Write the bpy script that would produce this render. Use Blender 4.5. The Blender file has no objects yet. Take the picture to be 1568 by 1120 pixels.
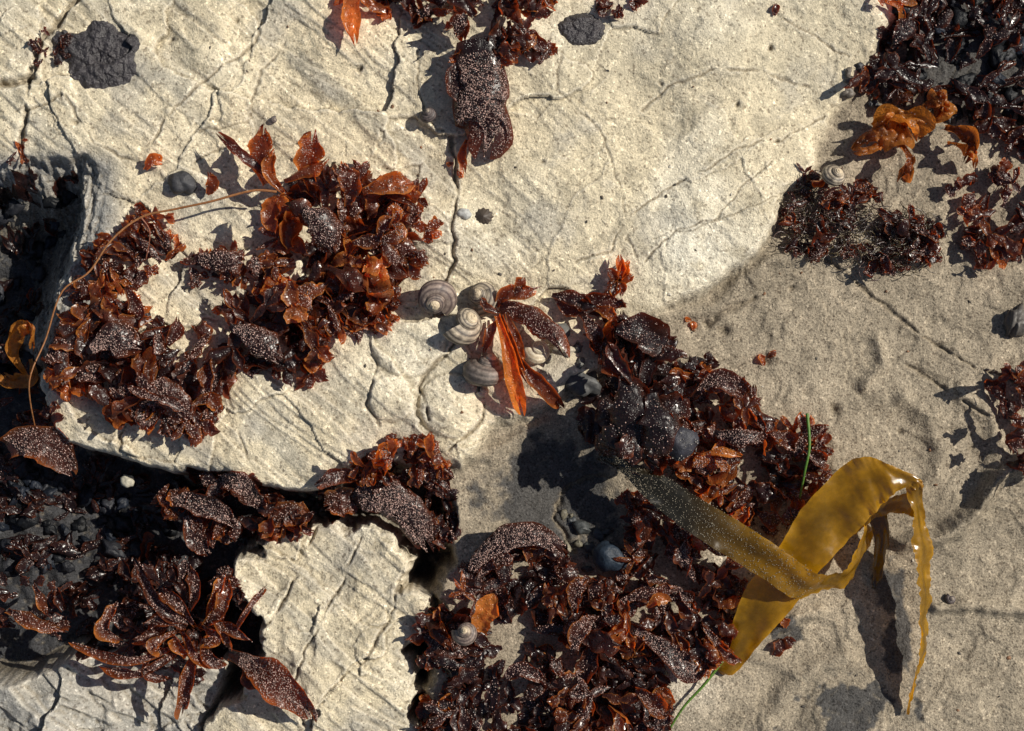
import bpy, math, numpy as np
from mathutils import Vector, Matrix
rng=np.random.default_rng(7)
R=lambda a,b: float(rng.uniform(a,b))
# ---------------------------------------------------------------- noise
_G=np.random.default_rng(3).uniform(0,2*np.pi,(256,256))
_GC,_GS=np.cos(_G),np.sin(_G)
def perlin(x,y,seed=0):
    x=x+seed*17.37; y=y+seed*31.71
    xi=np.floor(x).astype(int); yi=np.floor(y).astype(int)
    xf=x-xi; yf=y-yi
    u=xf*xf*xf*(xf*(xf*6-15)+10); v=yf*yf*yf*(yf*(yf*6-15)+10)
    def g(i,j,dx,dy):
        p,q=(xi+i)&255,(yi+j)&255; return _GC[p,q]*dx+_GS[p,q]*dy
    return ((g(0,0,xf,yf)*(1-u)+g(1,0,xf-1,yf)*u)*(1-v)+(g(0,1,xf,yf-1)*(1-u)+g(1,1,xf-1,yf-1)*u)*v)*1.5
def fbm(x,y,s,o=4,seed=0):
    r=0;a=1;t=0
    for i in range(o):
        r=r+a*perlin(x/s,y/s,seed+i*5); t+=a; a*=.5; s*=.5
    return r/t
def sstep(a,b,x):
    t=np.clip((x-a)/(b-a),0,1); return t*t*(3-2*t)
def segdist(x,y,pts,closed=False):
    d=np.full(x.shape,1e18); n=len(pts)
    for i in range(n if closed else n-1):
        ax,ay=pts[i][:2]; bx,by=pts[(i+1)%n][:2]
        dx,dy=bx-ax,by-ay; L=dx*dx+dy*dy+1e-9
        t=np.clip(((x-ax)*dx+(y-ay)*dy)/L,0,1)
        d=np.minimum(d,(x-ax-t*dx)**2+(y-ay-t*dy)**2)
    return np.sqrt(d)
def inside(x,y,pts):
    r=np.zeros(np.shape(x),bool); n=len(pts)
    for i in range(n):
        ax,ay=pts[i]; bx,by=pts[(i+1)%n]
        if ay==by: continue
        c=((ay>y)!=(by>y))&(x<(bx-ax)*(y-ay)/(by-ay)+ax)
        r^=c
    return r
def sdf(x,y,pts):
    d=segdist(x,y,pts,True); return np.where(inside(x,y,pts),d,-d)
_J=np.random.default_rng(11).uniform(0,1,(256,256,5))
def voronoi(x,y,s,seed=0):
    x=x/s+seed*7.3; y=y/s+seed*3.1
    xi=np.floor(x).astype(int); yi=np.floor(y).astype(int)
    f1=np.full(x.shape,9.); f2=np.full(x.shape,9.); k=np.zeros(x.shape); tx=np.zeros(x.shape)
    for i in(-1,0,1):
        for j in(-1,0,1):
            J=_J[(xi+i)&255,(yi+j)&255]
            dx=xi+i+J[...,0]-x; dy=yi+j+J[...,1]-y
            d=np.sqrt(dx*dx+dy*dy)
            c=d<f1
            f2=np.where(c,f1,np.minimum(f2,d)); f1=np.where(c,d,f1)
            k=np.where(c,J[...,2],k); tx=np.where(c,dx*(J[...,3]-.5)+dy*(J[...,4]-.5),tx)
    return f1,f2,k,tx
# ---------------------------------------------------------------- terrain
def axis(lo,hi,step):
    out=[];d=step*2;v=hi
    while v<60000: v+=d; d*=1.25; out.append(v)
    n=[];d=step*2;v=lo
    while v>-60000: v-=d; d*=1.25; n.append(v)
    return np.array(n[::-1]+list(np.arange(lo,hi+.1,step))+out)
STEP=1.9
ax_=axis(-160,1730,STEP); ay_=axis(-160,1280,STEP)
X,Y=np.meshgrid(ax_,ay_)
ROCK_A=[(-900,-900),(1395,-900),(1392,-20),(1340,75),(1300,130),(1262,180),(1238,250),(1195,300),(1178,350),(1150,385),(1080,432),(1010,472),(960,500),(920,560),(870,575),(850,600),(800,630),(745,655),(700,708),(640,700),(560,692),(500,740),(440,752),(350,722),(280,718),(210,712),(160,690),(110,680),(75,640),(55,590),(100,500),(128,420),(146,380),(160,310),(165,262),(130,240),(60,240),(0,248),(-900,250)]
ROCK_C=[(470,812),(540,806),(600,826),(628,870),(608,905),(648,925),(652,960),(618,1000),(642,1040),(622,1090),(640,1120),(660,1900),(250,1900),(300,1120),(352,1085),(372,1050),(402,1005),(384,960),(345,905),(350,870),(390,850),(430,828)]
ROCK_D=[(-900,1075),(0,1062),(90,1020),(200,1012),(330,1042),(300,1120),(380,1900),(-900,1900)]
CREV=[(-900,240),(130,240),(60,600),(110,680),(210,712),(440,752),(640,715),(672,735),(690,800),(670,900),(655,960),(660,1900),(-900,1900)]
def terrain(x,y):
    wx=x+15*fbm(x,y,70,5,1); wy=y+15*fbm(x,y,70,5,2)
    dA=sdf(wx,wy,ROCK_A); dC=sdf(x+30*fbm(x,y,55,5,1),y+30*fbm(x,y,55,5,2),ROCK_C); dD=sdf(wx,wy,ROCK_D); dV=sdf(x+30*fbm(x,y,50,4,6),y+30*fbm(x,y,50,4,7),CREV)
    sand=-34+10*fbm(x,y,260,3,3)+3.2*fbm(x,y,45,4,4)
    sand-= 26*np.exp(-((x-850)/115)**2-((y-765)/110)**2)
    def ridge(pts,h,w,shift=0):
        d=segdist(x+7*fbm(x,y,40,3,8),y+7*fbm(x,y,40,3,9),pts); return h*np.exp(-(d/w)**2)
    sand+=ridge([(1390,835),(1450,822),(1500,785),(1530,735),(1600,700)],26,12)
    sand+=ridge([(1400,760),(1440,730),(1450,690),(1430,640),(1390,610)],9,12)
    sand+=ridge([(1440,935),(1500,930),(1600,945)],14,10)
    sand+=ridge([(1330,590),(1360,560),(1350,520)],8,9)
    sand+=ridge([(1480,820),(1545,700),(1530,640),(1480,600)],9,14)
    sand+=ridge([(1150,1000),(1200,960),(1260,940)],16,12)
    sand+=ridge([(1180,1120),(1230,1040),(1300,1010)],14,18)
    sand+=ridge([(1010,480),(1100,470),(1180,400),(1230,390)],14,16)
    sand+=ridge([(700,690),(750,700),(830,650)],10,12)
    sand+=1.6*np.sin((x*.35+y*.9)/9+4*fbm(x,y,120,2,12))*sstep(1050,1250,x)*sstep(500,700,y)*sstep(-.2,.3,fbm(x,y,150,2,13))
    ss=fbm(x+y*.4,y-x*.2,160,4,14)*5; sand+=(np.floor(ss)+sstep(.5,.85,ss-np.floor(ss)))*2.6*sstep(1000,1150,x)
    sand+=5*fbm(x,y,90,3,15)*sstep(1000,1100,x)
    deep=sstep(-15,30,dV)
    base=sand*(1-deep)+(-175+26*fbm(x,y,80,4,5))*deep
    u=(x*.62-y*.78); v=(x*.78+y*.62)
    f1,f2,k,tx=voronoi(x+30*fbm(x,y,90,4,20),y+30*fbm(x,y,90,4,21),170,1)
    g1,g2,k2,tx2=voronoi(x+14*fbm(x,y,50,4,22),y+14*fbm(x,y,50,4,23),62,2)
    rough=sstep(1000,600,x)*.75+.25
    top=20*fbm(x,y,330,3,30)+8*fbm(x,y,120,3,29)+4.5*fbm(u,v*.28,60,4,31)*rough+ (7*(k-.5)+26*tx)*rough
    top+=(2.5*(k2-.5)+8*tx2)*rough*sstep(-.1,.25,fbm(x,y,200,2,33))
    top-=1.0*np.exp(-((f2-f1)/.012)**2)*rough*sstep(-.1,.2,fbm(x,y,150,2,35))
    top+=1.5*fbm(x,y,30,4,34)*(.3+.7*rough)
    st=fbm(u,v*.22,110,4,36)*6; top+=(np.floor(st)+sstep(.5,.8,st-np.floor(st)))*2.6*rough
    st2=fbm(x,y,190,5,39)*5; top+=(np.floor(st2)+sstep(.2,.7,st2-np.floor(st2)))*2.2
    rid=np.abs(fbm(x,y,120,5,37)); crackmask=sstep(.05,.3,fbm(x,y,260,2,38))
    thin=np.exp(-(rid/.006)**2)*crackmask
    top-=.6*thin
    for bx,by,br,bh in [(625,520,58,18),(690,622,50,20),(600,610,36,14)]:
        r2=((x-bx)**2+(y-by)**2)/br**2
        top+=bh*np.sqrt(np.clip(1-r2,0,1))*.8
    for bx,by,br,bh in [(520,630,60,9),(430,660,80,9),(740,90,110,12),(1070,330,130,16),(1120,120,100,14),(200,170,80,12),(470,90,80,12),(330,80,70,12),(860,250,90,10)]:
        top+=bh*np.exp(-((x-bx)**2+(y-by)**2)/br**2)
    slope=sstep(210,150,x)*sstep(215,260,y)*sstep(640,520,y)
    wA=22+100*slope
    mA=sstep(0,1,(dA+22)/26); mA=np.where(slope>.01,np.clip((dA+wA)/(wA+4),0,1)*slope+mA*(1-slope),mA)
    h=base*(1-mA)+(top-6*np.exp(-np.clip(dA,0,None)/12))*mA
    sl=fbm(x*.9+y*.15,y*.25,26,4,71); h=h+slope*(1-mA)*mA*4*26*np.clip(np.floor(sl*5)/5+.3*sl,-.6,.6)
    mC=sstep(-20,5,dC); hC=-38+top*1.2+ .05*(x-500) -.03*(y-900)
    h=h*(1-mC)+hC*mC
    mD=sstep(-16,6,dD)*(1-mC); h=h*(1-mD)+(-72+2.4*top-.12*(x-150))*mD
    cr=np.zeros(x.shape)
    cx=x+7*fbm(x,y,30,4,40); cy=y+7*fbm(x,y,30,4,41)
    def crack(pts,w,dep,c=1.):
        nonlocal h,cr
        d=segdist(cx,cy,pts); nn=fbm(x,y,45,3,42); ww=w*(.35+1.0*np.clip(.5+1.3*nn,0,1.3))+.15
        e=np.exp(-(d/ww)**2); fade=sstep(-.38,-.05,nn); h=h-dep*e*fade; cr=np.maximum(cr,e*c*fade)
        h+=1.5*np.exp(-(d/9)**2)*(.5+.5*np.sign(fbm(x,y,90,2,43)))
    for pts,w,dep in [
     ([(690,205),(702,300),(690,350),(697,400),(680,432)],3.4,9),([(640,80),(642,140),(655,185),(690,208)],2.0,3.5),
     ([(862,80),(850,140),(918,200),(950,290),(955,340),(972,392)],1.2,2.4),
     ([(1265,175),(1200,213),(1130,226),(1080,262),(1020,290),(955,340),(935,385),(880,400)],1.5,3.4),
     ([(1180,250),(1130,290),(1098,335),(1040,352),(985,400)],1.2,2.6),([(1190,300),(1120,330),(1060,352),(1000,365)],1.0,2),
     ([(228,232),(258,180),(312,130),(390,70),(410,-20)],2.2,4.5),([(-40,140),(50,122),(62,60),(130,-20)],5,16),
     ([(28,245),(42,160),(47,100)],3.5,12),([(105,150),(150,225),(212,250)],1.8,4),([(300,205),(380,190),(400,110),(440,60)],1.6,2.6),
     ([(985,170),(1020,135),(1090,110),(1170,110),(1240,135)],2.0,3),([(1185,20),(1240,50),(1300,85)],2,3),
     ([(1268,388),(1340,450),(1420,512),(1500,562),(1600,600)],2.6,6),([(1400,560),(1450,590),(1520,640)],3,6),
     ([(578,556),(560,620),(582,652)],2,4),([(700,520),(664,560),(640,592),(655,640)],3,8),([(745,612),(742,640),(690,690)],2.5,6),
     ([(350,600),(372,680),(382,706)],2,3),([(478,815),(455,870),(430,925),(395,970)],2.4,9),
     ([(548,828),(520,895),(472,985),(440,1060),(460,1120)],2.0,6),([(612,890),(590,960),(552,1020),(500,1065),(470,1120)],2.0,6),
     ([(190,655),(180,690),(218,702)],2.5,6),([(0,180),(60,165),(100,150)],2,5),
     ([(1080,505),(1110,480),(1160,455)],4,5),([(880,600),(960,560)],3,5),
     ([(300,250),(340,225),(420,235)],2,3),([(590,270),(640,290),(695,350)],1.2,2),
     ([(545,740),(500,760),(440,757)],3,6),([(860,760),(900,735),(930,730)],4,8),([(860,770),(850,800),(880,850)],4,8)]:
        crack(pts,w,dep)
    for bx,by,br,dp in [(550,105,5,8),(1180,75,5,9),(1130,165,4,7),(1190,215,3,5),(1087,495,8,8),(1065,497,5,6),(1180,552,8,9),(1285,628,9,9),(1112,508,9,9),(1220,437,5,6),(1150,605,5,6),(1010,130,3,4),(520,260,4,5),(830,250,3,4),(1390,660,5,6),(1500,690,5,5),(360,30,4,6),(260,60,4,6),(120,190,5,8)]:
        e=np.exp(-(((cx-bx)**2+(cy-by)**2)/br**2)); h=h-dp*e; cr=np.maximum(cr,e*.8)
    pit=fbm(x,y,11,3,50); h=h+.4*pit
    rock=np.clip(mA+mC+mD,0,1)
    return h,rock,deep,cr,thin,dA,mA,mC,mD,slope,pit
h,rock,deep,cr,thin,dA,mA,mC,mD,slope,pit=terrain(X,Y)
def H(x,y):
    x=np.atleast_1d(np.asarray(x,float)); y=np.atleast_1d(np.asarray(y,float))
    i=np.clip(np.searchsorted(ax_,x)-1,0,len(ax_)-2); j=np.clip(np.searchsorted(ay_,y)-1,0,len(ay_)-2)
    u=(x-ax_[i])/(ax_[i+1]-ax_[i]); v=(y-ay_[j])/(ay_[j+1]-ay_[j])
    return h[j,i]*(1-u)*(1-v)+h[j,i+1]*u*(1-v)+h[j+1,i]*(1-u)*v+h[j+1,i+1]*u*v
def h1(x,y): return float(H(x,y)[0])
def hb(x,y): return max(h1(x,y),-75)
def W(P):
    P=np.asarray(P,float); o=np.empty_like(P)
    o[...,0]=(P[...,0]-784)/100; o[...,1]=(560-P[...,1])/100; o[...,2]=P[...,2]/100
    return o
def mixc(a,b,t): return a*(1-t[...,None])+np.array(b)*t[...,None]
C=np.zeros(X.shape+(3,)); C[:]=(.315,.265,.195)
n1=fbm(X,Y,200,4,60); n2=fbm(X,Y,60,4,61); n3=fbm(X,Y,20,3,62)
C*= (1+.30*n1+.28*n2)[...,None]
rc=np.zeros_like(C); rc[:]=(.665,.575,.405)
rc=mixc(rc,(.76,.705,.57),np.clip(sstep(-.1,.45,n1)*.5+.8*np.exp(-((X-1080)/120)**2-((Y-390)/70)**2)+.6*np.exp(-((X-640)/90)**2-((Y-560)/80)**2),0,1))
rc=mixc(rc,(.46,.40,.285),sstep(.05,.45,n2+.3*n3)*.8)
rc=mixc(rc,(.35,.325,.265),sstep(.02,.38,fbm(X*.62-Y*.78,(X*.78+Y*.62)*.25,50,5,63))*.65*sstep(1000,500,X))
rc=mixc(rc,(.42,.39,.33),sstep(.08,.42,fbm(X,Y,110,5,64))*.6)
rc=mixc(rc,(.48,.43,.32),np.clip(np.exp(-((X-1230)/130)**2-((Y-60)/90)**2)+.8*np.exp(-((X-900)/180)**2-((Y-90)/60)**2),0,1)*.6)
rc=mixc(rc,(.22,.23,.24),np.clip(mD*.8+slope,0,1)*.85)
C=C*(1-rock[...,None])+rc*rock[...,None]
C*=(1+.14*n3)[...,None]
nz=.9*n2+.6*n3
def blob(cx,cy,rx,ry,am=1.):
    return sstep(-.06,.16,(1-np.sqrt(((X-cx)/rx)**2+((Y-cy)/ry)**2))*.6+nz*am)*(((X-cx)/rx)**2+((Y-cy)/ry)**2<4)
wet_shade=np.zeros_like(X)  # dark blotches: wet ground plus weed and kelp shadows painted into the colour
for b in [(850,770,115,110,.35),(1320,1085,70,42,.9),(1385,1000,22,70,.7),(1372,905,26,50,.5),(1205,968,26,26,.8),(1480,60,150,120,.5),(1300,1120,60,40,1.)]: wet_shade=np.maximum(wet_shade,blob(*b))
wet_shade=wet_shade*(1-mA)
C=mixc(C,(.042,.045,.050),wet_shade*.88)
C=mixc(C,(.030,.033,.040),deep*(1-np.clip(mA*1.3+mC*1.3+mD*1.3,0,1))*.95)  # crevice shadow painted in as a near-black floor colour
C=mixc(C,(.64,.58,.47),np.clip(np.exp(-((X-1050)/50)**2-((Y-1040)/50)**2)+np.exp(-((X-1120)/25)**2-((Y-880)/40)**2),0,1)*.85)
C=mixc(C,(.13,.10,.07),np.clip(cr*.8,0,1)*.7)  # crack dirt, with the cracks' own shade darkened into the colour
C=mixc(C,(.30,.25,.17),np.clip(thin*.6,0,1)*.4)
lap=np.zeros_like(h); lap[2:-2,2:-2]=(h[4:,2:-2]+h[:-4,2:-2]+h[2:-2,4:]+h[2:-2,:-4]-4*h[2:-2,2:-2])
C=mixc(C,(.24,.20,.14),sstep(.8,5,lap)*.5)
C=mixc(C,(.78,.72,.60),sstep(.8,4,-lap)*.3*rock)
C=np.clip(C,.01,.8)
def make_mesh(name,V,quads,tris,col,mat,matidx=None,smooth=True,alpha=None,parent=None):
    me=bpy.data.meshes.new(name)
    nq,nt=len(quads),len(tris)
    me.vertices.add(len(V)); me.vertices.foreach_set('co',np.asarray(V,np.float32).ravel())
    lv=np.concatenate([np.asarray(quads).ravel(),np.asarray(tris).ravel()]).astype(np.int32)
    me.loops.add(len(lv)); me.loops.foreach_set('vertex_index',lv)
    ls=np.concatenate([np.arange(nq)*4,nq*4+np.arange(nt)*3]).astype(np.int32)
    me.polygons.add(nq+nt); me.polygons.foreach_set('loop_start',ls)
    if matidx is not None: me.polygons.foreach_set('material_index',np.asarray(matidx,np.int32))
    me.polygons.foreach_set('use_smooth',np.full(nq+nt,smooth))
    me.update(calc_edges=True)
    if col is not None:
        a=me.color_attributes.new('Col','FLOAT_COLOR','POINT')
        cc=np.ones((len(V),4),np.float32); cc[:,:3]=np.asarray(col).reshape(-1,3)
        if alpha is not None: cc[:,3]=alpha.ravel()
        a.data.foreach_set('color',cc.ravel())
    for m in (mat if isinstance(mat,list) else [mat]): me.materials.append(m)
    ob=bpy.data.objects.new(name,me); bpy.context.scene.collection.objects.link(ob)
    if parent: ob.parent=parent
    return ob
def gridq(nu,nv,off=0):
    i,j=np.meshgrid(np.arange(nu-1),np.arange(nv-1),indexing='ij')
    a=(i*nv+j+off).ravel(); return np.stack([a,a+nv,a+nv+1,a+1],1)
# ---------------------------------------------------------------- materials
class NT:
    def __init__(s,name):
        s.m=bpy.data.materials.new(name); s.m.use_nodes=True; s.t=s.m.node_tree; s.t.nodes.clear(); s.out=s.n('ShaderNodeOutputMaterial')
    def n(s,t,**k):
        x=s.t.nodes.new(t)
        for a,b in k.items(): setattr(x,a,b)
        return x
    def l(s,a,b): s.t.links.new(a,b)
    def math(s,op,a,b=None,clamp=False):
        x=s.n('ShaderNodeMath',operation=op,use_clamp=clamp)
        for i,v in enumerate((a,b)):
            if v is None: continue
            if isinstance(v,(int,float)): x.inputs[i].default_value=v
            else: s.l(v,x.inputs[i])
        return x.outputs[0]
    def ramp(s,fac,stops):
        r=s.n('ShaderNodeValToRGB'); e=r.color_ramp.elements
        while len(e)<len(stops): e.new(.5)
        for q,(p,c) in zip(e,stops): q.position=p; q.color=(c,c,c,1) if isinstance(c,(int,float)) else (*c,1)
        s.l(fac,r.inputs[0]); return r.outputs[0]
    def mul(s,a,b,fac=1.,mode='MULTIPLY'):
        x=s.n('ShaderNodeMix',data_type='RGBA',blend_type=mode)
        if isinstance(fac,(int,float)): x.inputs[0].default_value=fac
        else: s.l(fac,x.inputs[0])
        for i,v in ((6,a),(7,b)):
            if isinstance(v,tuple): x.inputs[i].default_value=(*v,1)
            else: s.l(v,x.inputs[i])
        return x.outputs[2]
    def noise(s,scale,detail=3,rough=.6,co=None):
        x=s.n('ShaderNodeTexNoise'); x.inputs['Scale'].default_value=scale; x.inputs['Detail'].default_value=detail; x.inputs['Roughness'].default_value=rough
        s.l(co or s.co(),x.inputs['Vector']); return x.outputs['Fac']
    def vor(s,scale,feature='F1',out='Distance',co=None):
        x=s.n('ShaderNodeTexVoronoi',feature=feature); x.inputs['Scale'].default_value=scale
        s.l(co or s.co(),x.inputs['Vector']); return x.outputs[out]
    def co(s):
        if not hasattr(s,'_c'): s._c=s.n('ShaderNodeTexCoord').outputs['Object']
        return s._c
    def bump(s,hh,dist,strength=1.,nrm=None):
        b=s.n('ShaderNodeBump'); b.inputs['Distance'].default_value=dist; b.inputs['Strength'].default_value=strength
        s.l(hh,b.inputs['Height'])
        if nrm: s.l(nrm,b.inputs['Normal'])
        return b.outputs[0]
def ground_mat():
    s=NT('rock_and_sand'); at=s.n('ShaderNodeAttribute',attribute_name='Col')
    col=at.outputs['Color']; rk=at.outputs['Alpha']
    g1=s.noise(34,2,.7); g2=s.noise(15,4,.7); g3=s.noise(4,5,.65)
    sp=s.ramp(g1,[(.30,.30),(.43,.9),(.55,1.05),(.72,1.6)])
    sp2=s.ramp(g2,[(.3,.74),(.5,1.0),(.7,1.16)])
    sp3=s.ramp(g3,[(.3,.80),(.5,1.0),(.7,1.12)])
    k=s.math('SUBTRACT',1.0,s.math('MULTIPLY',rk,.5))
    c=s.mul(col,sp,k); c=s.mul(c,sp2,.9); c=s.mul(c,sp3,.9)
    vd=s.vor(30,'F1','Color'); sep=s.n('ShaderNodeSeparateColor'); s.l(vd,sep.inputs[0])
    dk=s.math('GREATER_THAN',sep.outputs[0],.93); c=s.mul(c,(.3,.26,.24),s.math('MULTIPLY',dk,.55))
    lt=s.math('GREATER_THAN',sep.outputs[1],.955); c=s.mul(c,(1.45,1.45,1.45),lt)
    b=s.n('ShaderNodeBsdfPrincipled'); s.l(c,b.inputs['Base Color']); b.inputs['Roughness'].default_value=.85
    b.inputs['Specular IOR Level'].default_value=.25
    n=s.bump(g3,.05,.4); n=s.bump(g2,.03,.65,n); n=s.bump(g1,.018,.8,n)
    s.l(n,b.inputs['Normal']); s.l(b.outputs[0],s.out.inputs[0]); return s.m
def weed_mat(name,trans=.35,rough=.3,bumpd=.03,tmul=(5.,2.2,1.2),spec=.6,vs=22,nb=.035,nb_s=5,cv=.9):
    s=NT(name); at=s.n('ShaderNodeAttribute',attribute_name='Col'); col=at.outputs['Color']
    n=s.noise(6,4,.7); c=s.mul(col,s.ramp(n,[(.3,.45),(.55,1.),(.75,1.6)]),cv)
    b=s.n('ShaderNodeBsdfPrincipled'); s.l(c,b.inputs['Base Color']); b.inputs['Specular IOR Level'].default_value=spec
    s.l(s.ramp(s.noise(9,2),[(.3,rough*.7),(.7,rough*1.6)]),b.inputs['Roughness'])
    v=s.vor(vs); nn=s.bump(s.ramp(v,[(.0,1.),(.45,0.)]),bumpd,1.) if bumpd>0 else None; nn=s.bump(s.noise(nb_s,4,.6),nb,.7,nn)
    s.l(nn,b.inputs['Normal'])
    t=s.n('ShaderNodeBsdfTranslucent'); tm=s.n('ShaderNodeVectorMath',operation='MULTIPLY'); s.l(c,tm.inputs[0]); tm.inputs[1].default_value=tmul
    s.l(tm.outputs[0],t.inputs[0]); s.l(nn,t.inputs['Normal'])
    m=s.n('ShaderNodeMixShader'); m.inputs[0].default_value=trans; s.l(b.outputs[0],m.inputs[1]); s.l(t.outputs[0],m.inputs[2])
    s.l(m.outputs[0],s.out.inputs[0]); return s.m
def simple_mat(name,rough=.4,nscale=12,bumpd=.02,spec=.5,vary=.8,coat=0):
    s=NT(name); at=s.n('ShaderNodeAttribute',attribute_name='Col')
    n=s.noise(nscale,4,.7); c=s.mul(at.outputs['Color'],s.ramp(n,[(.3,.5),(.5,1.),(.72,1.4)]),vary)
    b=s.n('ShaderNodeBsdfPrincipled'); s.l(c,b.inputs['Base Color']); b.inputs['Roughness'].default_value=rough; b.inputs['Specular IOR Level'].default_value=spec
    b.inputs['Coat Weight'].default_value=coat; b.inputs['Coat Roughness'].default_value=.15
    s.l(s.bump(n,bumpd,.8),b.inputs['Normal']); s.l(b.outputs[0],s.out.inputs[0]); return s.m
MG=ground_mat()
MW=weed_mat('red_algae',.36,.28,.010,(5.2,2.3,1.1),.65,26,.03,4)
MP=simple_mat('algae_papillae',.3,30,.005,.7,.5)
MK=weed_mat('kelp_blade',.40,.22,0,(2.3,1.9,.5),1.0,16,.02,1.2,.45)
MA=weed_mat('amber_algae',.5,.28,.01,(1.8,1.4,1.0),.6,22,.06)
MS=simple_mat('shell',.5,16,.012,.4,.8)
MM=simple_mat('mussel_shell',.5,10,.03,.3,.9,0)
MT=simple_mat('algal_crust',.4,7,.10,.5,.9)
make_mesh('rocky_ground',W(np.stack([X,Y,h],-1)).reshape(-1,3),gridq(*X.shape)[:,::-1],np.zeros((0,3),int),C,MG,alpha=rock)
# ---------------------------------------------------------------- seaweed builder
OCT_V=np.array([(1,0,0),(-1,0,0),(0,1,0),(0,-1,0),(0,0,1),(0,0,-1)],float)
OCT_F=np.array([(0,2,4),(2,1,4),(1,3,4),(3,0,4),(2,0,5),(1,2,5),(3,1,5),(0,3,5)])
class Mesh:
    def __init__(s): s.V=[];s.Q=[];s.T=[];s.C=[];s.n=0;s.mq=[];s.mt=[]
    def grid(s,P,col,mi=0):
        nu,nv=P.shape[:2]; q=gridq(nu,nv,s.n); s.V.append(P.reshape(-1,3)); s.C.append(np.broadcast_to(col,P.shape).reshape(-1,3)); s.Q.append(q); s.mq.append(np.full(len(q),mi)); s.n+=nu*nv
    def dots(s,P,r,col,mi=1):
        k=len(P)
        if k==0: return
        V=(P[:,None,:]+OCT_V[None]*r[:,None,None]).reshape(-1,3); F=(OCT_F[None]+6*np.arange(k)[:,None,None]).reshape(-1,3)+s.n
        s.V.append(V); s.T.append(F); s.mt.append(np.full(len(F),mi)); s.C.append(np.repeat(np.broadcast_to(col,(k,3)),6,0)); s.n+=6*k
    def done(s,name,mats,parent=None):
        if not s.V: return
        Q=np.concatenate(s.Q) if s.Q else np.zeros((0,4),int); T=np.concatenate(s.T) if s.T else np.zeros((0,3),int)
        mi=np.concatenate(s.mq+s.mt)
        return make_mesh(name,W(np.concatenate(s.V)),Q,T,np.concatenate(s.C),mats,mi,parent=parent)
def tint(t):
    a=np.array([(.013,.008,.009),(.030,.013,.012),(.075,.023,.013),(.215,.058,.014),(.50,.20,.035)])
    t=np.clip(t,0,1)*4; i=min(int(t),3); f=t-i; return a[i]*(1-f)+a[i+1]*f
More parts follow.
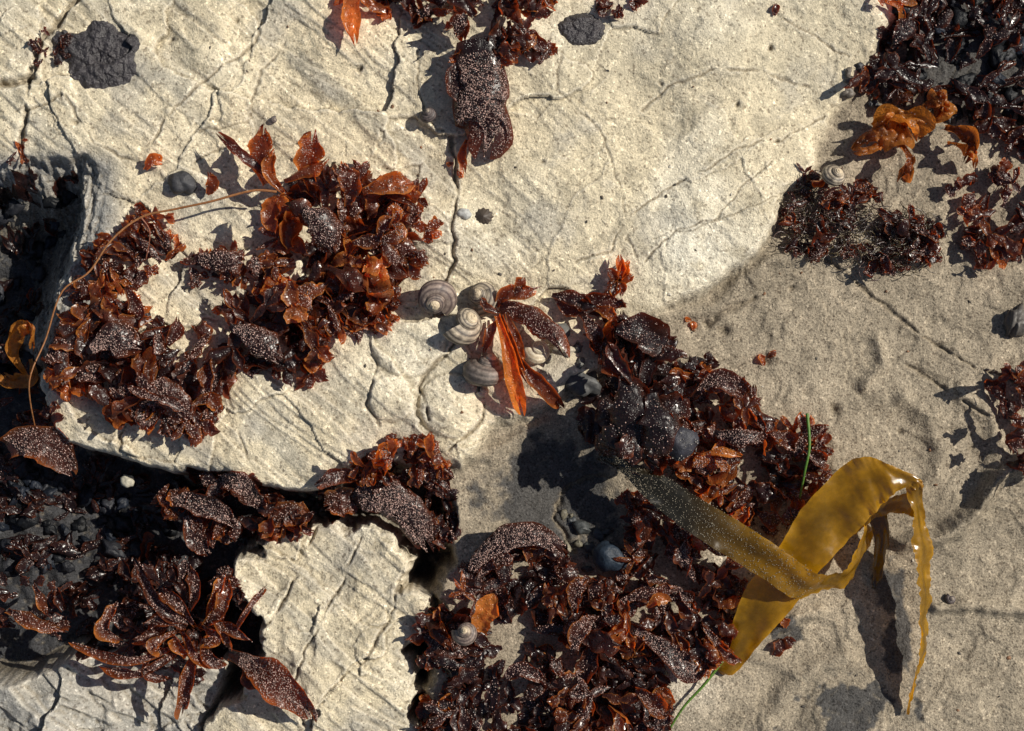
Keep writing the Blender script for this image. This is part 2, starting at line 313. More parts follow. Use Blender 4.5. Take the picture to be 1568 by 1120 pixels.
def blade(m,x,y,z,ang,L,Wd,p0=25,p1=-20,bend=0,cup=.2,ruff=.12,roll=0,twist=0,t=.3,pap=0,nu=22,nv=11,path=None,base=.3,mi=0,minz=1.5,tipt=.22,notch=.22,prev=.8,lob=.32,crk=.055):
    s=np.linspace(0,1,nu); v=np.linspace(-1,1,nv)
    if path is None:
        a=math.radians(ang)+np.radians(bend)*s+.18*np.sin(s*R(2,5)+R(0,6)); p=np.radians(p0+(p1-p0)*s)
        d=np.stack([np.cos(a)*np.cos(p),-np.sin(a)*np.cos(p),np.sin(p)],1)
        c=np.array([x,y,z])+np.concatenate([[np.zeros(3)],np.cumsum((d[1:]+d[:-1])/2,0)*L/(nu-1)])
    else:
        pp=np.asarray(path,float); L=np.sum(np.linalg.norm(np.diff(pp[:,:3],axis=0),axis=1))
        n=len(pp); q=np.linspace(0,n-1,nu); i=np.clip(q.astype(int),0,n-2); f=(q-i)[:,None]
        g=lambda k: pp[np.clip(i+k,0,n-1)]
        A,B,Cc,D=g(-1),g(0),g(1),g(2)
        c=.5*((2*B)+(-A+Cc)*f+(2*A-5*B+4*Cc-D)*f**2+(-A+3*B-3*Cc+D)*f**3); c=c[:,:3]
    T=np.gradient(c,axis=0); T/=np.linalg.norm(T,axis=1)[:,None]+1e-9
    hz=np.cross(T,[0,0,1.]); hz/=np.linalg.norm(hz,axis=1)[:,None]+1e-6
    Nn=np.cross(hz,T); r=np.radians(roll+twist*s)[:,None]
    side=hz*np.cos(r)+Nn*np.sin(r); nor=Nn*np.cos(r)-hz*np.sin(r)
    prof=(base+(1-base)*sstep(0,.55,s))*(1-np.clip((s-.6)/.4,0,1)**2.5*prev)
    sd=R(0,100)
    le=1+lob*perlin(s*3.5+sd,s*0+1.3)+.15*perlin(s*9+sd,s*0+4.3); re=1+lob*perlin(s*3.5+sd+40,s*0+2.3)+.15*perlin(s*9+sd,s*0+9.3)
    hw=Wd/2*prof
    vv=np.where(v[None]<0,v[None]*le[:,None],v[None]*re[:,None])
    nt=1-notch*np.abs(np.sin(v*R(2,4)+R(0,3)))
    back=(nt[None]-1)*L*(s[:,None]**3)
    k1,k2=R(.8,1.8),R(2.2,3.8)
    rf=ruff*Wd*(np.abs(v)[None]**2.2)*(np.sin(2*np.pi*k1*s+R(0,6))[:,None]*np.sign(v)[None]+.6*np.sin(2*np.pi*k2*s[:,None]+R(0,6)+1.5*v[None]))
    wob=.04*Wd*np.sin(s*R(3,7)+R(0,6))[:,None]
    wob=wob+crk*min(Wd,46)*2*perlin(s[:,None]*L/11+sd,v[None]*Wd/18+sd)*(prof[:,None])
    P=c[:,None]+side[:,None]*(vv*hw[:,None]*(1-.25*abs(cup)*v[None]**2))[...,None]+nor[:,None]*(cup*Wd*(.5*v[None]**2+.5*v[None]**4)*prof[:,None]+rf+wob)[...,None]+T[:,None]*back[...,None]
    g=H(P[...,0].ravel(),P[...,1].ravel()).reshape(P.shape[:2])+minz
    P[...,2]=np.maximum(P[...,2],g+R(0,2.5))
    t2=tint(min(1,t+tipt))[None,None]
    tt=tint(t)[None,None]*(1-s[:,None,None]*.7)+t2*(s[:,None,None]*.7)
    eg=(np.abs(v)[None,:,None]**5)*.8
    col=tt*(1-eg)+tint(min(1,t+tipt+.28))[None,None]*eg  # amber edges paint in light passing through the thin rim
    m.grid(P,col,mi)
    if pap>0:
        k=int(pap*L*Wd/11)
        a=rng.uniform(.12,.97,k)*(nu-1); b=rng.uniform(.04,.96,k)*(nv-1); i=a.astype(int); j=b.astype(int); fa=(a-i)[:,None]; fb=(b-j)[:,None]
        i=np.minimum(i,nu-2); j=np.minimum(j,nv-2)
        Q=P[i,j]*(1-fa)*(1-fb)+P[i+1,j]*fa*(1-fb)+P[i,j+1]*(1-fa)*fb+P[i+1,j+1]*fa*fb
        e1=P[i+1,j]-P[i,j]; e2=P[i,j+1]-P[i,j]; N=np.cross(e1,e2); N/=np.linalg.norm(N,axis=1)[:,None]+1e-6; N*=np.where(N[:,2:3]<0,-1,1)
        rr=rng.uniform(.6,1.35,k)
        cl=np.array([.36,.235,.20])*(rng.uniform(.1,1.,(k,1))**1.6*1.8+.12)  # pale colour paints the glints on the papillae
        m.dots(Q+N*rr[:,None]*.4,rr,cl)
    return P
def frond(m,x,y,z,ang,L,Wd,t,pap,**k):
    """stalk that forks into two or three frilly lobes"""
    P=blade(m,x,y,z,ang,L*.6,Wd*.6,t=t,pap=pap,p0=k.get('p0',30),p1=k.get('p0',30)*.5,base=.35,nu=10,nv=6,notch=.05,prev=.3)
    tip=P[-1].mean(0)*.6+P[-3].mean(0)*.4; n=int(rng.integers(2,4))
    for i in range(n):
        a=ang+(i-(n-1)/2)*R(38,60)+R(-10,10)
        blade(m,tip[0],tip[1],tip[2]-1,a,L*R(.5,.75),Wd*R(.5,.8),t=t+R(-.05,.12),pap=pap,p0=R(-10,40),p1=R(-50,10),cup=R(-.4,.5),ruff=R(.05,.2),twist=R(-50,50),nu=16,nv=8,bend=R(-50,50))
def inpoly(x,y,p): return bool(inside(np.array([x]),np.array([y]),p)[0])
def rblade(m,x,y,z,ang,L,w,t,pap,mi=0):
    if R(0,1)<.38: frond(m,x,y,z,ang,L*1.05,w*1.0,t,pap,p0=R(5,35))
    else: blade(m,x,y,z,ang,L,w,p0=R(0,50),p1=R(-60,10),bend=R(-55,55),cup=R(-.55,.65),ruff=R(.06,.26),roll=R(-35,35),twist=R(-60,60),t=t,pap=pap,mi=mi)
def fill(m,poly,n,size=(38,70),wid=(18,36),top=45,t=(.05,.55),pap=.5,ctr=None,out=.6,mid=0,gb=None):
    gb=gb or hb
    xs=[p[0] for p in poly]; ys=[p[1] for p in poly]
    cx,cy=ctr or (np.mean(xs),np.mean(ys)); k=0; tries=0
    while k<n and tries<n*30:
        tries+=1
        x,y=R(min(xs),max(xs)),R(min(ys),max(ys))
        if not inpoly(x,y,poly): continue
        oa=math.degrees(math.atan2(-(y-cy),x-cx)); ang=oa+rng.normal(0,70*(1.3-out))
        L=R(*size); ok=False
        for q in range(5):
            ex=x+L*.85*math.cos(math.radians(ang)); ey=y-L*.85*math.sin(math.radians(ang))
            if inpoly(ex,ey,poly): ok=True;break
            if q%2: L*=.75
            else: ang+=R(-60,60)
        if not ok and R(0,1)<.8: continue
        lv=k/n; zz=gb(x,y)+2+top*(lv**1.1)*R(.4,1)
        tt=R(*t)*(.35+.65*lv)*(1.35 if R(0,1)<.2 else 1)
        pp=pap*R(.5,1.2) if R(0,1)<.5 else 0
        rblade(m,x,y,zz,ang,L,R(*wid),tt,pp,mid)
        k+=1
def rim(m,poly,n,size=(32,55),wid=(16,30),top=30,t=(.15,.62),pap=.4):
    """fronds along the border that lean outward and give the clump its leafy outline"""
    pts=np.array(poly,float); nx=np.roll(pts,-1,0); ln=np.linalg.norm(nx-pts,axis=1)
    ar=np.sum(pts[:,0]*nx[:,1]-nx[:,0]*pts[:,1])
    for k in range(n):
        i=rng.choice(len(pts),p=ln/ln.sum()); f=R(0,1); p=pts[i]*(1-f)+nx[i]*f
        e=(nx[i]-pts[i])/ln[i]; nrm=np.array([e[1],-e[0]])*(1 if ar>0 else -1)
        L=R(*size)*1.1; b=p-nrm*L*.72
        ang=math.degrees(math.atan2(-nrm[1],nrm[0]))+rng.normal(0,24)
        rblade(m,b[0],b[1],hb(*b)+top*R(.3,1),ang,L,R(*wid),R(*t),pap*R(.5,1.2) if R(0,1)<.4 else 0)
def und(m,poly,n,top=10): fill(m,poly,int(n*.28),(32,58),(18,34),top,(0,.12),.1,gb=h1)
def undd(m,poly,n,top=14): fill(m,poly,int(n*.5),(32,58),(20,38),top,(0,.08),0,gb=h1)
def arr(pts,dz): return [(a,b,hb(a,b)+d) for (a,b),d in zip(pts,dz)]
WM=[MW,MP]
# big left clump
m=Mesh()
P1=[(425,330),(430,290),(470,262),(520,275),(560,268),(632,295),(628,330),(645,372),(640,408),(605,425),(602,488),(550,498),(500,510),(440,480),(410,430),(420,370)]
P2=[(92,600),(84,560),(105,480),(150,440),(205,440),(240,485),(300,505),(352,470),(420,430),(600,420),(600,488),(500,512),(494,560),(470,572),(425,575),(350,588),(332,640),(298,666),(240,655),(192,652),(150,608)]
P3=[(108,465),(130,405),(190,352),(235,325),(262,330),(258,370),(310,392),(400,385),(425,400),(415,435),(340,425),(270,412),(215,430),(150,445)]
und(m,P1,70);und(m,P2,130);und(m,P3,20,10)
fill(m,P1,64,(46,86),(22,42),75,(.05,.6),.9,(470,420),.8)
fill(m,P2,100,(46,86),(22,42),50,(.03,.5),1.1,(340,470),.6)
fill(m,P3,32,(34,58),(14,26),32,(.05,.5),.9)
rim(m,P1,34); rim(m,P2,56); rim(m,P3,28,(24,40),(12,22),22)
E=lambda pts,dz,w,t,pap=.3,**k: blade(m,0,0,0,0,0,w,path=arr(pts,dz),t=t,pap=pap,nu=28,**k)
E([(412,285),(405,255),(412,225),(418,200)],[30,55,70,75],34,.42,.3)
E([(482,295),(478,262),(486,235),(490,208)],[40,60,72,70],44,.48,.3,cup=.3)
E([(445,300),(400,260),(370,235),(338,208)],[40,50,50,40],17,.2,.1)
E([(440,300),(420,270),(432,235)],[40,60,70],22,.6,0)
E([(560,300),(600,290),(640,288)],[50,60,55],34,.6,.3)
E([(540,320),(545,290),(530,262)],[60,75,80],36,.35,.6)
E([(300,395),(340,400),(385,405)],[20,30,30],40,.15,1.2,cup=-.2)
E([(590,430),(570,470),(588,497)],[40,30,15],40,.2,1.1)
E([(150,540),(190,520),(235,535)],[60,75,60],54,.1,1.5,cup=-.25)
E([(200,440),(225,480),(215,520)],[30,50,40],26,.3,.4,twist=60)
E([(470,330),(500,350),(520,400)],[80,95,80],50,.1,1.4,cup=-.3)
E([(360,500),(400,520),(440,560)],[50,70,50],46,.12,1.3,cup=-.3)
E([(240,590),(270,600),(300,650)],[50,60,30],46,.25,1.0,cup=-.2)
E([(300,620),(330,610),(340,635)],[30,30,15],26,.5,.3)
E([(225,262),(238,248),(255,252)],[10,18,12],18,.6,.1)
E([(320,300),(330,285),(325,265)],[15,25,35],20,.45,.1)
m.done('red_seaweed',WM)
# top hanging clump
m=Mesh()
PT=[(560,-40),(700,-60),(850,-60),(850,15),(800,55),(842,88),(780,90),(775,110),(700,100),(690,50),(640,30),(570,20)]
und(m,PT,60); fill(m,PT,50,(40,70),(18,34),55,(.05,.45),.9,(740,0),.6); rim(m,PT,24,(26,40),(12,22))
E([(735,70),(742,120),(735,170),(748,215),(735,262)],[35,42,45,38,25],84,.04,2.2,base=.9,cup=-.2,notch=.35,ruff=.10,prev=.75,lob=.15,crk=.09)
E([(720,90),(705,130),(720,180)],[25,30,25],42,.05,1.0,base=.6)
E([(715,215),(708,240),(712,268)],[10,12,8],14,.5,.1)
E([(545,-10),(540,25),(548,78)],[15,25,30],26,.75,0,base=.8)
E([(530,-20),(525,0),(510,14)],[10,15,12],14,.6,0)
E([(600,20),(570,12),(555,-10)],[15,20,20],20,.6,.1)
E([(790,50),(815,68),(848,92)],[25,20,10],22,.15,.5)
E([(850,10),(835,-5),(850,-30)],[10,20,25],24,.45,.5)
m.done('red_seaweed',WM)
m=Mesh(); PQ=[(905,-40),(990,-40),(975,10),(950,28),(915,22)]; fill(m,PQ,20,(24,40),(12,22),25,(.1,.5),.5); m.done('red_seaweed',WM)
# small sprig
m=Mesh()
for a,L,t in [(85,45,.6),(60,40,.7),(140,30,.3),(200,24,.2),(250,34,.6),(20,26,.5),(280,30,.35),(225,45,.1)]: blade(m,948,430,h1(948,430)+8,a,L,17,p0=45,p1=-10,t=t,pap=.2,nu=14,cup=.4)
m.done('red_seaweed',WM)
# centre sprigs over snails
m=Mesh()
E([(760,470),(775,450),(800,450),(832,440)],[25,38,45,38],28,.4,.3)
E([(790,455),(795,440),(802,425)],[35,45,45],18,.4,.1)
E([(765,470),(800,480),(840,510),(868,552)],[30,45,50,30],44,.25,.7,cup=-.25,base=.6,notch=.35)
E([(762,485),(775,530),(788,590),(802,642)],[35,48,40,18],24,.80,0,cup=.4,base=.5,ruff=.03,notch=.3)
E([(768,485),(785,530),(800,570),(815,600)],[35,44,36,26],14,.55,0,cup=.5,base=.5,ruff=.03,notch=.3)
E([(785,540),(810,570),(835,600),(866,630)],[30,35,28,12],26,.38,.1,cup=.4,ruff=.05)
E([(765,490),(750,510),(740,545)],[32,35,25],15,.35,.1)
E([(775,480),(790,520),(800,560)],[35,42,35],16,.45,.0)
E([(765,480),(745,470),(735,455)],[30,38,40],14,.3,0)
E([(845,452),(880,460),(915,475)],[14,22,25],26,.1,.3)
E([(880,455),(920,462),(962,468)],[14,25,25],22,.25,.5)
E([(850,455),(870,475),(905,480)],[8,16,18],20,.25,.3)
E([(925,545),(932,515),(938,488)],[20,32,40],26,.68,.1)
E([(890,480),(910,510),(925,552)],[20,30,18],28,.2,.6)
E([(905,470),(930,480),(945,495)],[20,35,38],20,.6,.2)
fill(m,[(870,455),(950,470),(945,540),(905,540),(880,480)],12,(28,45),(14,26),30,(.05,.4),.4)
m.done('red_seaweed',WM)
# middle right band
m=Mesh()
P5=[(935,500),(1000,498),(1040,550),(1100,572),(1148,600),(1155,640),(1240,652),(1265,700),(1262,760),(1190,822),(1130,800),(1050,740),(980,722),(925,690),(925,580)]
P5b=[(1040,565),(1100,572),(1148,600),(1155,640),(1240,652),(1265,700),(1262,760),(1190,822),(1130,800),(1050,740),(1015,700)]
und(m,P5,150,24)
P5a=[(925,500),(1000,498),(1035,555),(1020,700),(930,690),(925,580)]
fill(m,P5a,34,(60,110),(32,58),120,(0,.10),.2)
fill(m,P5b,74,(38,66),(18,34),58,(.05,.5),1.1)
rim(m,P5b,34,(30,52),(14,26))
E([(1060,610),(1090,580),(1130,590),(1152,615)],[40,65,60,40],34,.15,1.2,twist=40)
E([(940,505),(980,510),(1030,545)],[70,85,50],56,.02,.3)
E([(950,570),(960,630),(950,700)],[120,140,110],70,.0,.1,cup=-.2)
E([(990,600),(1000,650),(985,700)],[130,150,120],70,.0,.1,cup=-.2)
E([(960,640),(930,670),(915,700)],[120,120,90],44,.0,.1,cup=-.2)
E([(1090,660),(1130,670),(1170,660)],[60,75,60],34,.1,1.3,cup=-.3)
E([(1070,695),(1100,690),(1135,698)],[60,70,60],14,.85,.3)
m.done('red_seaweed',WM)
# between kelp and bottom
m=Mesh()
P6=[(965,762),(1020,755),(1080,830),(1128,872),(1130,930),(1110,1005),(1062,1035),(990,1000),(930,960),(938,900),(972,830)]
und(m,P6,90); fill(m,P6,64,(38,66),(18,34),50,(.05,.5),1.1); rim(m,P6,30,(30,50),(14,26))
E([(985,775),(1040,790),(1090,830),(1115,850)],[25,50,50,30],28,.15,1.2)
E([(940,930),(990,905),(1050,900)],[25,50,45],26,.3,1.0,twist=50)
E([(960,960),(1010,990),(1060,1030),(1105,1005)],[15,35,35,20],38,.1,1.5,twist=-40)
E([(990,930),(1005,915),(1030,920)],[45,55,50],18,.75,0)
m.done('red_seaweed',WM)
# bottom centre
m=Mesh()
P7=[(640,950),(690,925),(718,880),(780,822),(855,835),(880,870),(930,900),(945,960),(1000,1000),(1032,1090),(990,1160),(640,1160),(645,1080),(690,1060),(660,1000)]
P7b=[(840,900),(930,900),(945,960),(1000,1000),(1032,1090),(990,1160),(860,1160),(840,1000)]
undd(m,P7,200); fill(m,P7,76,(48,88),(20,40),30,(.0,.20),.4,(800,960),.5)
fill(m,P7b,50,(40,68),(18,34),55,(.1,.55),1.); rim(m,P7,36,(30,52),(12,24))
E([(722,895),(735,855),(775,822),(830,825),(872,855)],[15,50,75,75,40],44,.05,2.,cup=-.25,base=.5,ruff=.05)
E([(728,890),(760,860),(800,845)],[20,45,60],24,.2,1.0,twist=40)
E([(640,945),(665,960),(690,1000)],[15,30,25],28,.45,.2)
E([(645,960),(670,985),(730,1010)],[8,20,15],32,.1,1.2)
E([(735,964),(742,935),(757,903)],[60,72,75],40,.9,0,cup=.2,ruff=.01,notch=0,base=.6,tipt=.05,prev=1.)
E([(1000,1080),(1015,1065),(1032,1095)],[20,30,10],30,.6,.3)
E([(880,940),(880,905),(900,880)],[30,50,60],28,.35,1.0)
E([(880,1000),(885,960),(915,940)],[40,60,60],28,.35,1.0)
E([(770,1040),(800,1020),(840,1045)],[40,55,40],26,.2,1.0)
E([(640,1120),(650,1090),(645,1070)],[10,20,25],20,.6,0)
E([(690,1100),(680,1080),(700,1075)],[10,20,15],20,.6,0)
E([(950,990),(935,985),(920,1000)],[35,45,40],26,.7,.1)
m.done('red_seaweed',WM)
# lower centre arch
m=Mesh()
P8=[(470,780),(488,745),(550,712),(600,678),(665,668),(685,715),(692,780),(698,820),(672,850),(640,800),(600,770),(540,800),(490,800)]
P8b=[(540,730),(560,705),(600,678),(665,668),(685,715),(650,735),(600,740)]
und(m,P8,50); fill(m,P8b,34,(28,50),(14,28),50,(.1,.6),.8); rim(m,P8b,22,(24,40),(10,20),50)
fill(m,[(640,735),(690,730),(698,830),(672,850),(650,790)],18,(28,50),(14,28),40,(.05,.35),.6)
E([(530,765),(580,760),(625,790),(660,864)],[30,60,55,20],66,.05,2.2,cup=-.22,base=.7,prev=.7,lob=.15,crk=.08)
E([(545,780),(520,770),(490,785)],[25,35,25],44,.35,.8,base=.7)
E([(560,735),(520,728),(482,745)],[30,40,25],26,.2,.5)
E([(665,700),(660,680),(665,655)],[50,65,75],16,.6,0)
E([(600,700),(605,680),(595,662)],[50,65,75],14,.5,0)
E([(560,715),(550,700),(545,685)],[40,55,60],12,.4,0)
E([(580,730),(595,700),(610,690)],[40,60,70],34,.6,.8,cup=.3)
m.done('red_seaweed',WM)
# lower left band
m=Mesh()
P9=[(225,772),(330,728),(375,735),(420,770),(468,805),(400,825),(330,835),(262,800)]
undd(m,P9,55); fill(m,P9,22,(48,80),(22,44),45,(.03,.3),1.); rim(m,P9,18,(30,50),(14,26))
E([(230,775),(280,770),(330,790),(360,820)],[20,40,40,20],38,.1,1.4)
E([(330,735),(370,740),(400,790)],[20,40,25],40,.1,1.4)
E([(465,800),(430,790),(395,800)],[20,35,20],42,.35,.5,base=.6)
E([(270,790),(290,830),(310,860)],[20,25,10],30,.2,.9)
m.done('red_seaweed',WM)
# lower-left star clump
m=Mesh()
P10=[(150,930),(210,860),(290,880),(350,885),(360,960),(330,1010),(300,1060),(230,1040),(160,1020)]
undd(m,P10,80); fill(m,P10,28,(44,72),(12,26),35,(.0,.3),.8,(285,955),.85)
for q in [((300,970),(340,930),(350,880),.5,22),((300,970),(270,920),(240,905),.35,20),((290,960),(250,930),(200,855),.15,20),((305,965),(350,960),(392,985),.35,16),((350,980),(385,930),(412,893),.4,12),((290,980),(200,1010),(95,985),.4,15),((285,990),(215,1030),(145,1022),.35,16),((295,985),(290,1040),(272,1108),.4,22),((270,970),(235,985),(250,1000),.6,18),((300,960),(330,975),(300,990),.6,20),((180,985),(160,960),(178,920),.5,20),((285,940),(300,900),(285,865),.3,18),((270,960),(300,1000),(330,1020),.45,18),((310,960),(335,900),(340,880),.6,16),((300,975),(325,1010),(345,1015),.3,16),((280,965),(250,950),(215,960),.3,18),((225,1000),(225,1030),(260,1045),.25,14),((260,975),(275,990),(290,1010),.7,16),((320,940),(340,960),(350,1000),.45,16)]:
    E(q[:3],[50,80,55],q[4]*1.1,q[3]*.85,.9,cup=.45,ruff=.2,lob=.5)
E([(340,1012),(385,1025),(420,1040),(462,1075),(480,1118)],[25,40,35,25,10],54,.3,1.6,base=.4)
E([(390,1060),(372,1050),(378,1020)],[15,20,10],20,.1,0)
m.done('red_seaweed',WM)
# far left bits
m=Mesh()
E([(10,690),(40,675),(80,685),(104,735)],[60,75,70,40],56,.3,1.2,base=.6,notch=.1)
E([(5,650),(30,640),(60,650)],[10,20,15],24,.2,.3)
E([(0,940),(40,955),(95,975)],[40,55,40],26,.45,.6)
E([(40,900),(55,920),(60,950)],[40,50,35],16,.45,.4)
fill(m,[(-60,600),(60,610),(110,640),(90,700),(20,720),(-60,760)],22,(28,50),(14,26),25,(.0,.35),.3)
fill(m,[(-60,880),(70,900),(120,970),(30,985),(-60,960)],22,(28,50),(14,26),35,(.02,.4),.3)
fill(m,[(-60,740),(140,720),(230,760),(240,860),(200,900),(-60,900)],50,(34,64),(12,28),15,(.0,.12),.1,gb=h1)  # crevice fills: near-black blades added to deepen the shadow there
fill(m,[(-60,255),(90,262),(60,340),(30,440),(20,600),(-60,600)],34,(34,60),(12,26),15,(.0,.08),0,gb=h1)
fill(m,[(90,850),(240,860),(300,1030),(60,1010),(20,960)],36,(34,60),(16,32),10,(.0,.10),.1,gb=h1)
fill(m,[(45,60),(110,50),(100,110),(60,110)],24,(15,30),(5,10),8,(.0,.4),.3)
fill(m,[(0,215),(40,215),(40,250),(0,240)],6,(15,30),(5,8),8,(.2,.6),0)
m.done('red_seaweed',WM)
# right clumps
m=Mesh()
P14=[(1470,265),(1530,240),(1620,290),(1620,380),(1500,412),(1478,330)]
fill(m,P14,38,(30,56),(14,28),45,(.05,.4),1.); rim(m,P14,16,(26,42),(12,22))
fill(m,[(1540,565),(1640,560),(1640,730),(1550,725),(1535,640)],40,(34,60),(16,30),80,(.15,.5),.4)
E([(1600,560),(1560,570),(1535,590)],[90,95,80],22,.4,.2)
E([(1640,700),(1600,640),(1590,560)],[60,90,110],16,.3,.2)
m.done('red_seaweed',WM)
m=Mesh()
P16=[(1372,-60),(1660,-60),(1660,260),(1560,235),(1490,165),(1400,140),(1318,150),(1330,100),(1370,40)]
undd(m,P16,130); fill(m,P16,64,(40,80),(14,32),40,(.0,.14),.2); rim(m,P16,24,(26,45),(10,20),20,(0,.4))
for q in [((1360,-10),(1385,5),(1412,-2),.6),((1352,5),(1375,15),(1385,38),.75),((1400,-10),(1405,15),(1400,35),.7),((1320,140),(1325,120),(1320,100),.4),((1350,-10),(1345,0),(1350,14),.5)]: E(q[:3],[12,20,15],14,q[3],.1)
m.done('red_seaweed',WM)
# amber curled blades
m=Mesh()
for q in [((1310,228),(1335,205),(1370,200),(1385,180),40,.84),((1340,190),(1360,180),(1395,190),(1405,215),32,1.),((1380,215),(1390,240),(1385,262),(1378,275),22,.68),((1405,175),(1425,160),(1440,152),(1432,190),26,.8),((1415,190),(1440,180),(1448,165),(1440,150),22,.98),((1450,195),(1470,205),(1485,225),(1478,250),26,.6),((1455,215),(1475,225),(1490,240),(1495,260),20,.98),((1350,210),(1345,225),(1320,232),(1305,232),18,.85),((1360,170),(1372,158),(1385,150),(1400,148),16,.5),((1330,215),(1350,195),(1372,185),(1395,200),24,1.)]:
    blade(m,0,0,0,0,0,q[4],path=arr(q[:4],[15,40,45,22]),t=q[5],pap=.1,nu=40,nv=15,cup=R(-.7,.7),ruff=.3,twist=R(-70,70),tipt=.05,lob=.4,crk=.14)
m.done('amber_seaweed',[MA,MP])
m=Mesh()
blade(m,0,0,0,0,0,30,path=arr([(30,575),(18,540),(35,505),(62,510),(52,545)],[40,70,85,80,60]),t=1,pap=0,nu=40,nv=11,cup=.3,twist=60,tipt=.05,crk=.1)
blade(m,0,0,0,0,0,26,path=arr([(40,550),(45,580),(10,585),(-10,570)],[50,50,45,40]),t=.95,pap=0,nu=30,nv=11,cup=.2,crk=.1)
m.done('amber_seaweed',[MA,MP])
# dark tuft with fine fringe
m=Mesh()
P13=[(1198,372),(1200,305),(1248,262),(1290,290),(1350,310),(1436,340),(1442,388),(1400,420),(1345,415),(1285,388),(1240,395)]
k=0
while k<700:
    x,y=R(1190,1450),R(255,425)
    if not inpoly(x,y,P13): continue
    k+=1
    c=np.array([(.12,.09,.045),(.05,.025,.02),(.10,.06,.05)][int(rng.integers(0,3))])*R(.3,1.1)
    a=R(0,6.28); L=R(10,24); s=np.linspace(0,1,6); cv=R(-2,2)
    z0=h1(x,y)+R(2,26)
    cc=np.stack([x+L*s*np.cos(a+cv*s),y-L*s*np.sin(a+cv*s),z0+8*np.sin(s*R(1,4))],1)
    w=R(.4,.8); Pp=np.stack([cc-[0,w,w],cc+[0,w,-w],cc+[w,0,w]],1); Pp=np.concatenate([Pp,Pp[:,:1]],1)
    m.grid(Pp,c,1)
fill(m,P13,54,(26,50),(12,26),34,(.03,.4),1.1)
rim(m,P13,24,(24,40),(9,18),20,(.1,.5))
fill(m,[(1235,300),(1260,262),(1345,280),(1350,310),(1300,330)],16,(26,42),(14,24),65,(.2,.6),.6)
fill(m,[(1350,330),(1440,340),(1442,388),(1400,400)],14,(26,42),(14,24),45,(.0,.2),1.4)
m.done('red_seaweed',WM)
# small scattered scraps
m=Mesh()
for (x,y,a,L,w,t) in [(1175,560,100,22,12,.6),(1182,548,40,18,10,.4),(1065,505,90,16,8,.7),(1062,490,160,12,8,.8),(1190,1010,60,36,22,.3),(1195,990,10,30,20,.2),(1205,965,100,20,16,.6),(700,260,300,18,8,.5),(695,250,200,14,7,.4),(1185,25,70,22,12,.25),(35,240,120,30,6,.6),(820,1000,0,30,16,.5)]:
    blade(m,x,y,h1(x,y)+2,a,L,w,p0=35,p1=-20,t=t,pap=.1,nu=12,nv=6)
m.done('seaweed_scraps',WM)
# ---------------------------------------------------------------- kelp
def catmull(pp,nu):
    pp=np.asarray(pp,float); n=len(pp); q=np.linspace(0,n-1,nu); i=np.clip(q.astype(int),0,n-2); f=(q-i)[:,None]
    g=lambda k: pp[np.clip(i+k,0,n-1)]
    A,B,Cc,D=g(-1),g(0),g(1),g(2)
    return .5*((2*B)+(-A+Cc)*f+(2*A-5*B+4*Cc-D)*f**2+(-A+3*B-3*Cc+D)*f**3)
def strap(m,L,Rr,z0=-34,colf=None,nu=140,nv=17,seed=0,ruff=1.6,wav=1.5):
    """flat ribbon: left and right edges given as 3D polylines"""
    l=catmull(L,nu); r=catmull(Rr,nu); v=np.linspace(0,1,nv); vc=v*2-1; s=np.arange(nu)/7.
    P=l[:,None]*(1-v)[None,:,None]+r[:,None]*v[None,:,None]; P[...,2]+=z0
    T=np.gradient((l+r)/2,axis=0); T/=np.linalg.norm(T,axis=1)[:,None]+1e-9
    S=r-l; S/=np.linalg.norm(S,axis=1)[:,None]+1e-9
    N=np.cross(S,T); N/=np.linalg.norm(N,axis=1)[:,None]+1e-9
    f=ruff*(np.abs(vc)**2.5)[None]*(perlin(s[:,None]*1.1+seed,vc[None]*1.2+3)+.6*perlin(s[:,None]*2.6+seed,vc[None]*2))*2.5
    f=f+wav*perlin(s[:,None]*.5+seed,vc[None]*.9+9)*3+.5*perlin(s[:,None]*2.2+seed,vc[None]*2.5+5)
    P=P+N[:,None]*f[...,None]+S[:,None]*((np.abs(vc)[None]**3*np.sign(vc)[None])*1.2*perlin(s[:,None]*1.6+seed,s[:,None]*0+vc[None]*4))[...,None]
    g=H(P[...,0].ravel(),P[...,1].ravel()).reshape(P.shape[:2]); P[...,2]=np.maximum(P[...,2],g+1.5)
    col=np.zeros(P.shape); col[:]=(.29,.155,.006)
    col*= (1-.30*np.exp(-(vc/.35)**2)+.5*np.abs(vc)**8)[None,:,None]*(1+.40*perlin(s[:,None]*.5+seed,vc[None]*1.5)+.15*perlin(s[:,None]*3+seed,vc[None]*6))[...,None]
    if colf: col=colf(P,s,v,col)
    m.grid(P,np.clip(col,.004,1),0)
    return P
m=Mesh()
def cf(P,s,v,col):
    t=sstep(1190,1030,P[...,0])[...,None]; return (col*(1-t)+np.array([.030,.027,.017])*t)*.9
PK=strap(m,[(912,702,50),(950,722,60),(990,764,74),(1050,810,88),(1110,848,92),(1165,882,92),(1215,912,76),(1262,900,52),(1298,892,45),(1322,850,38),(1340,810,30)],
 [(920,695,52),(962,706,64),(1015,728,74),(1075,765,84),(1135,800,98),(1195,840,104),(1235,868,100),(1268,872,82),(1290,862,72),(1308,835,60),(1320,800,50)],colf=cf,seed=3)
k=1500; a=(rng.beta(1.5,1.6,k)*.64*139).astype(int); b=rng.integers(0,17,k)
Q=PK[a,b]+rng.normal(0,2.0,(k,3))*[1,1,0]+[0,0,.5]; m.dots(Q,rng.uniform(.4,.95,k),np.array([.30,.26,.19]))
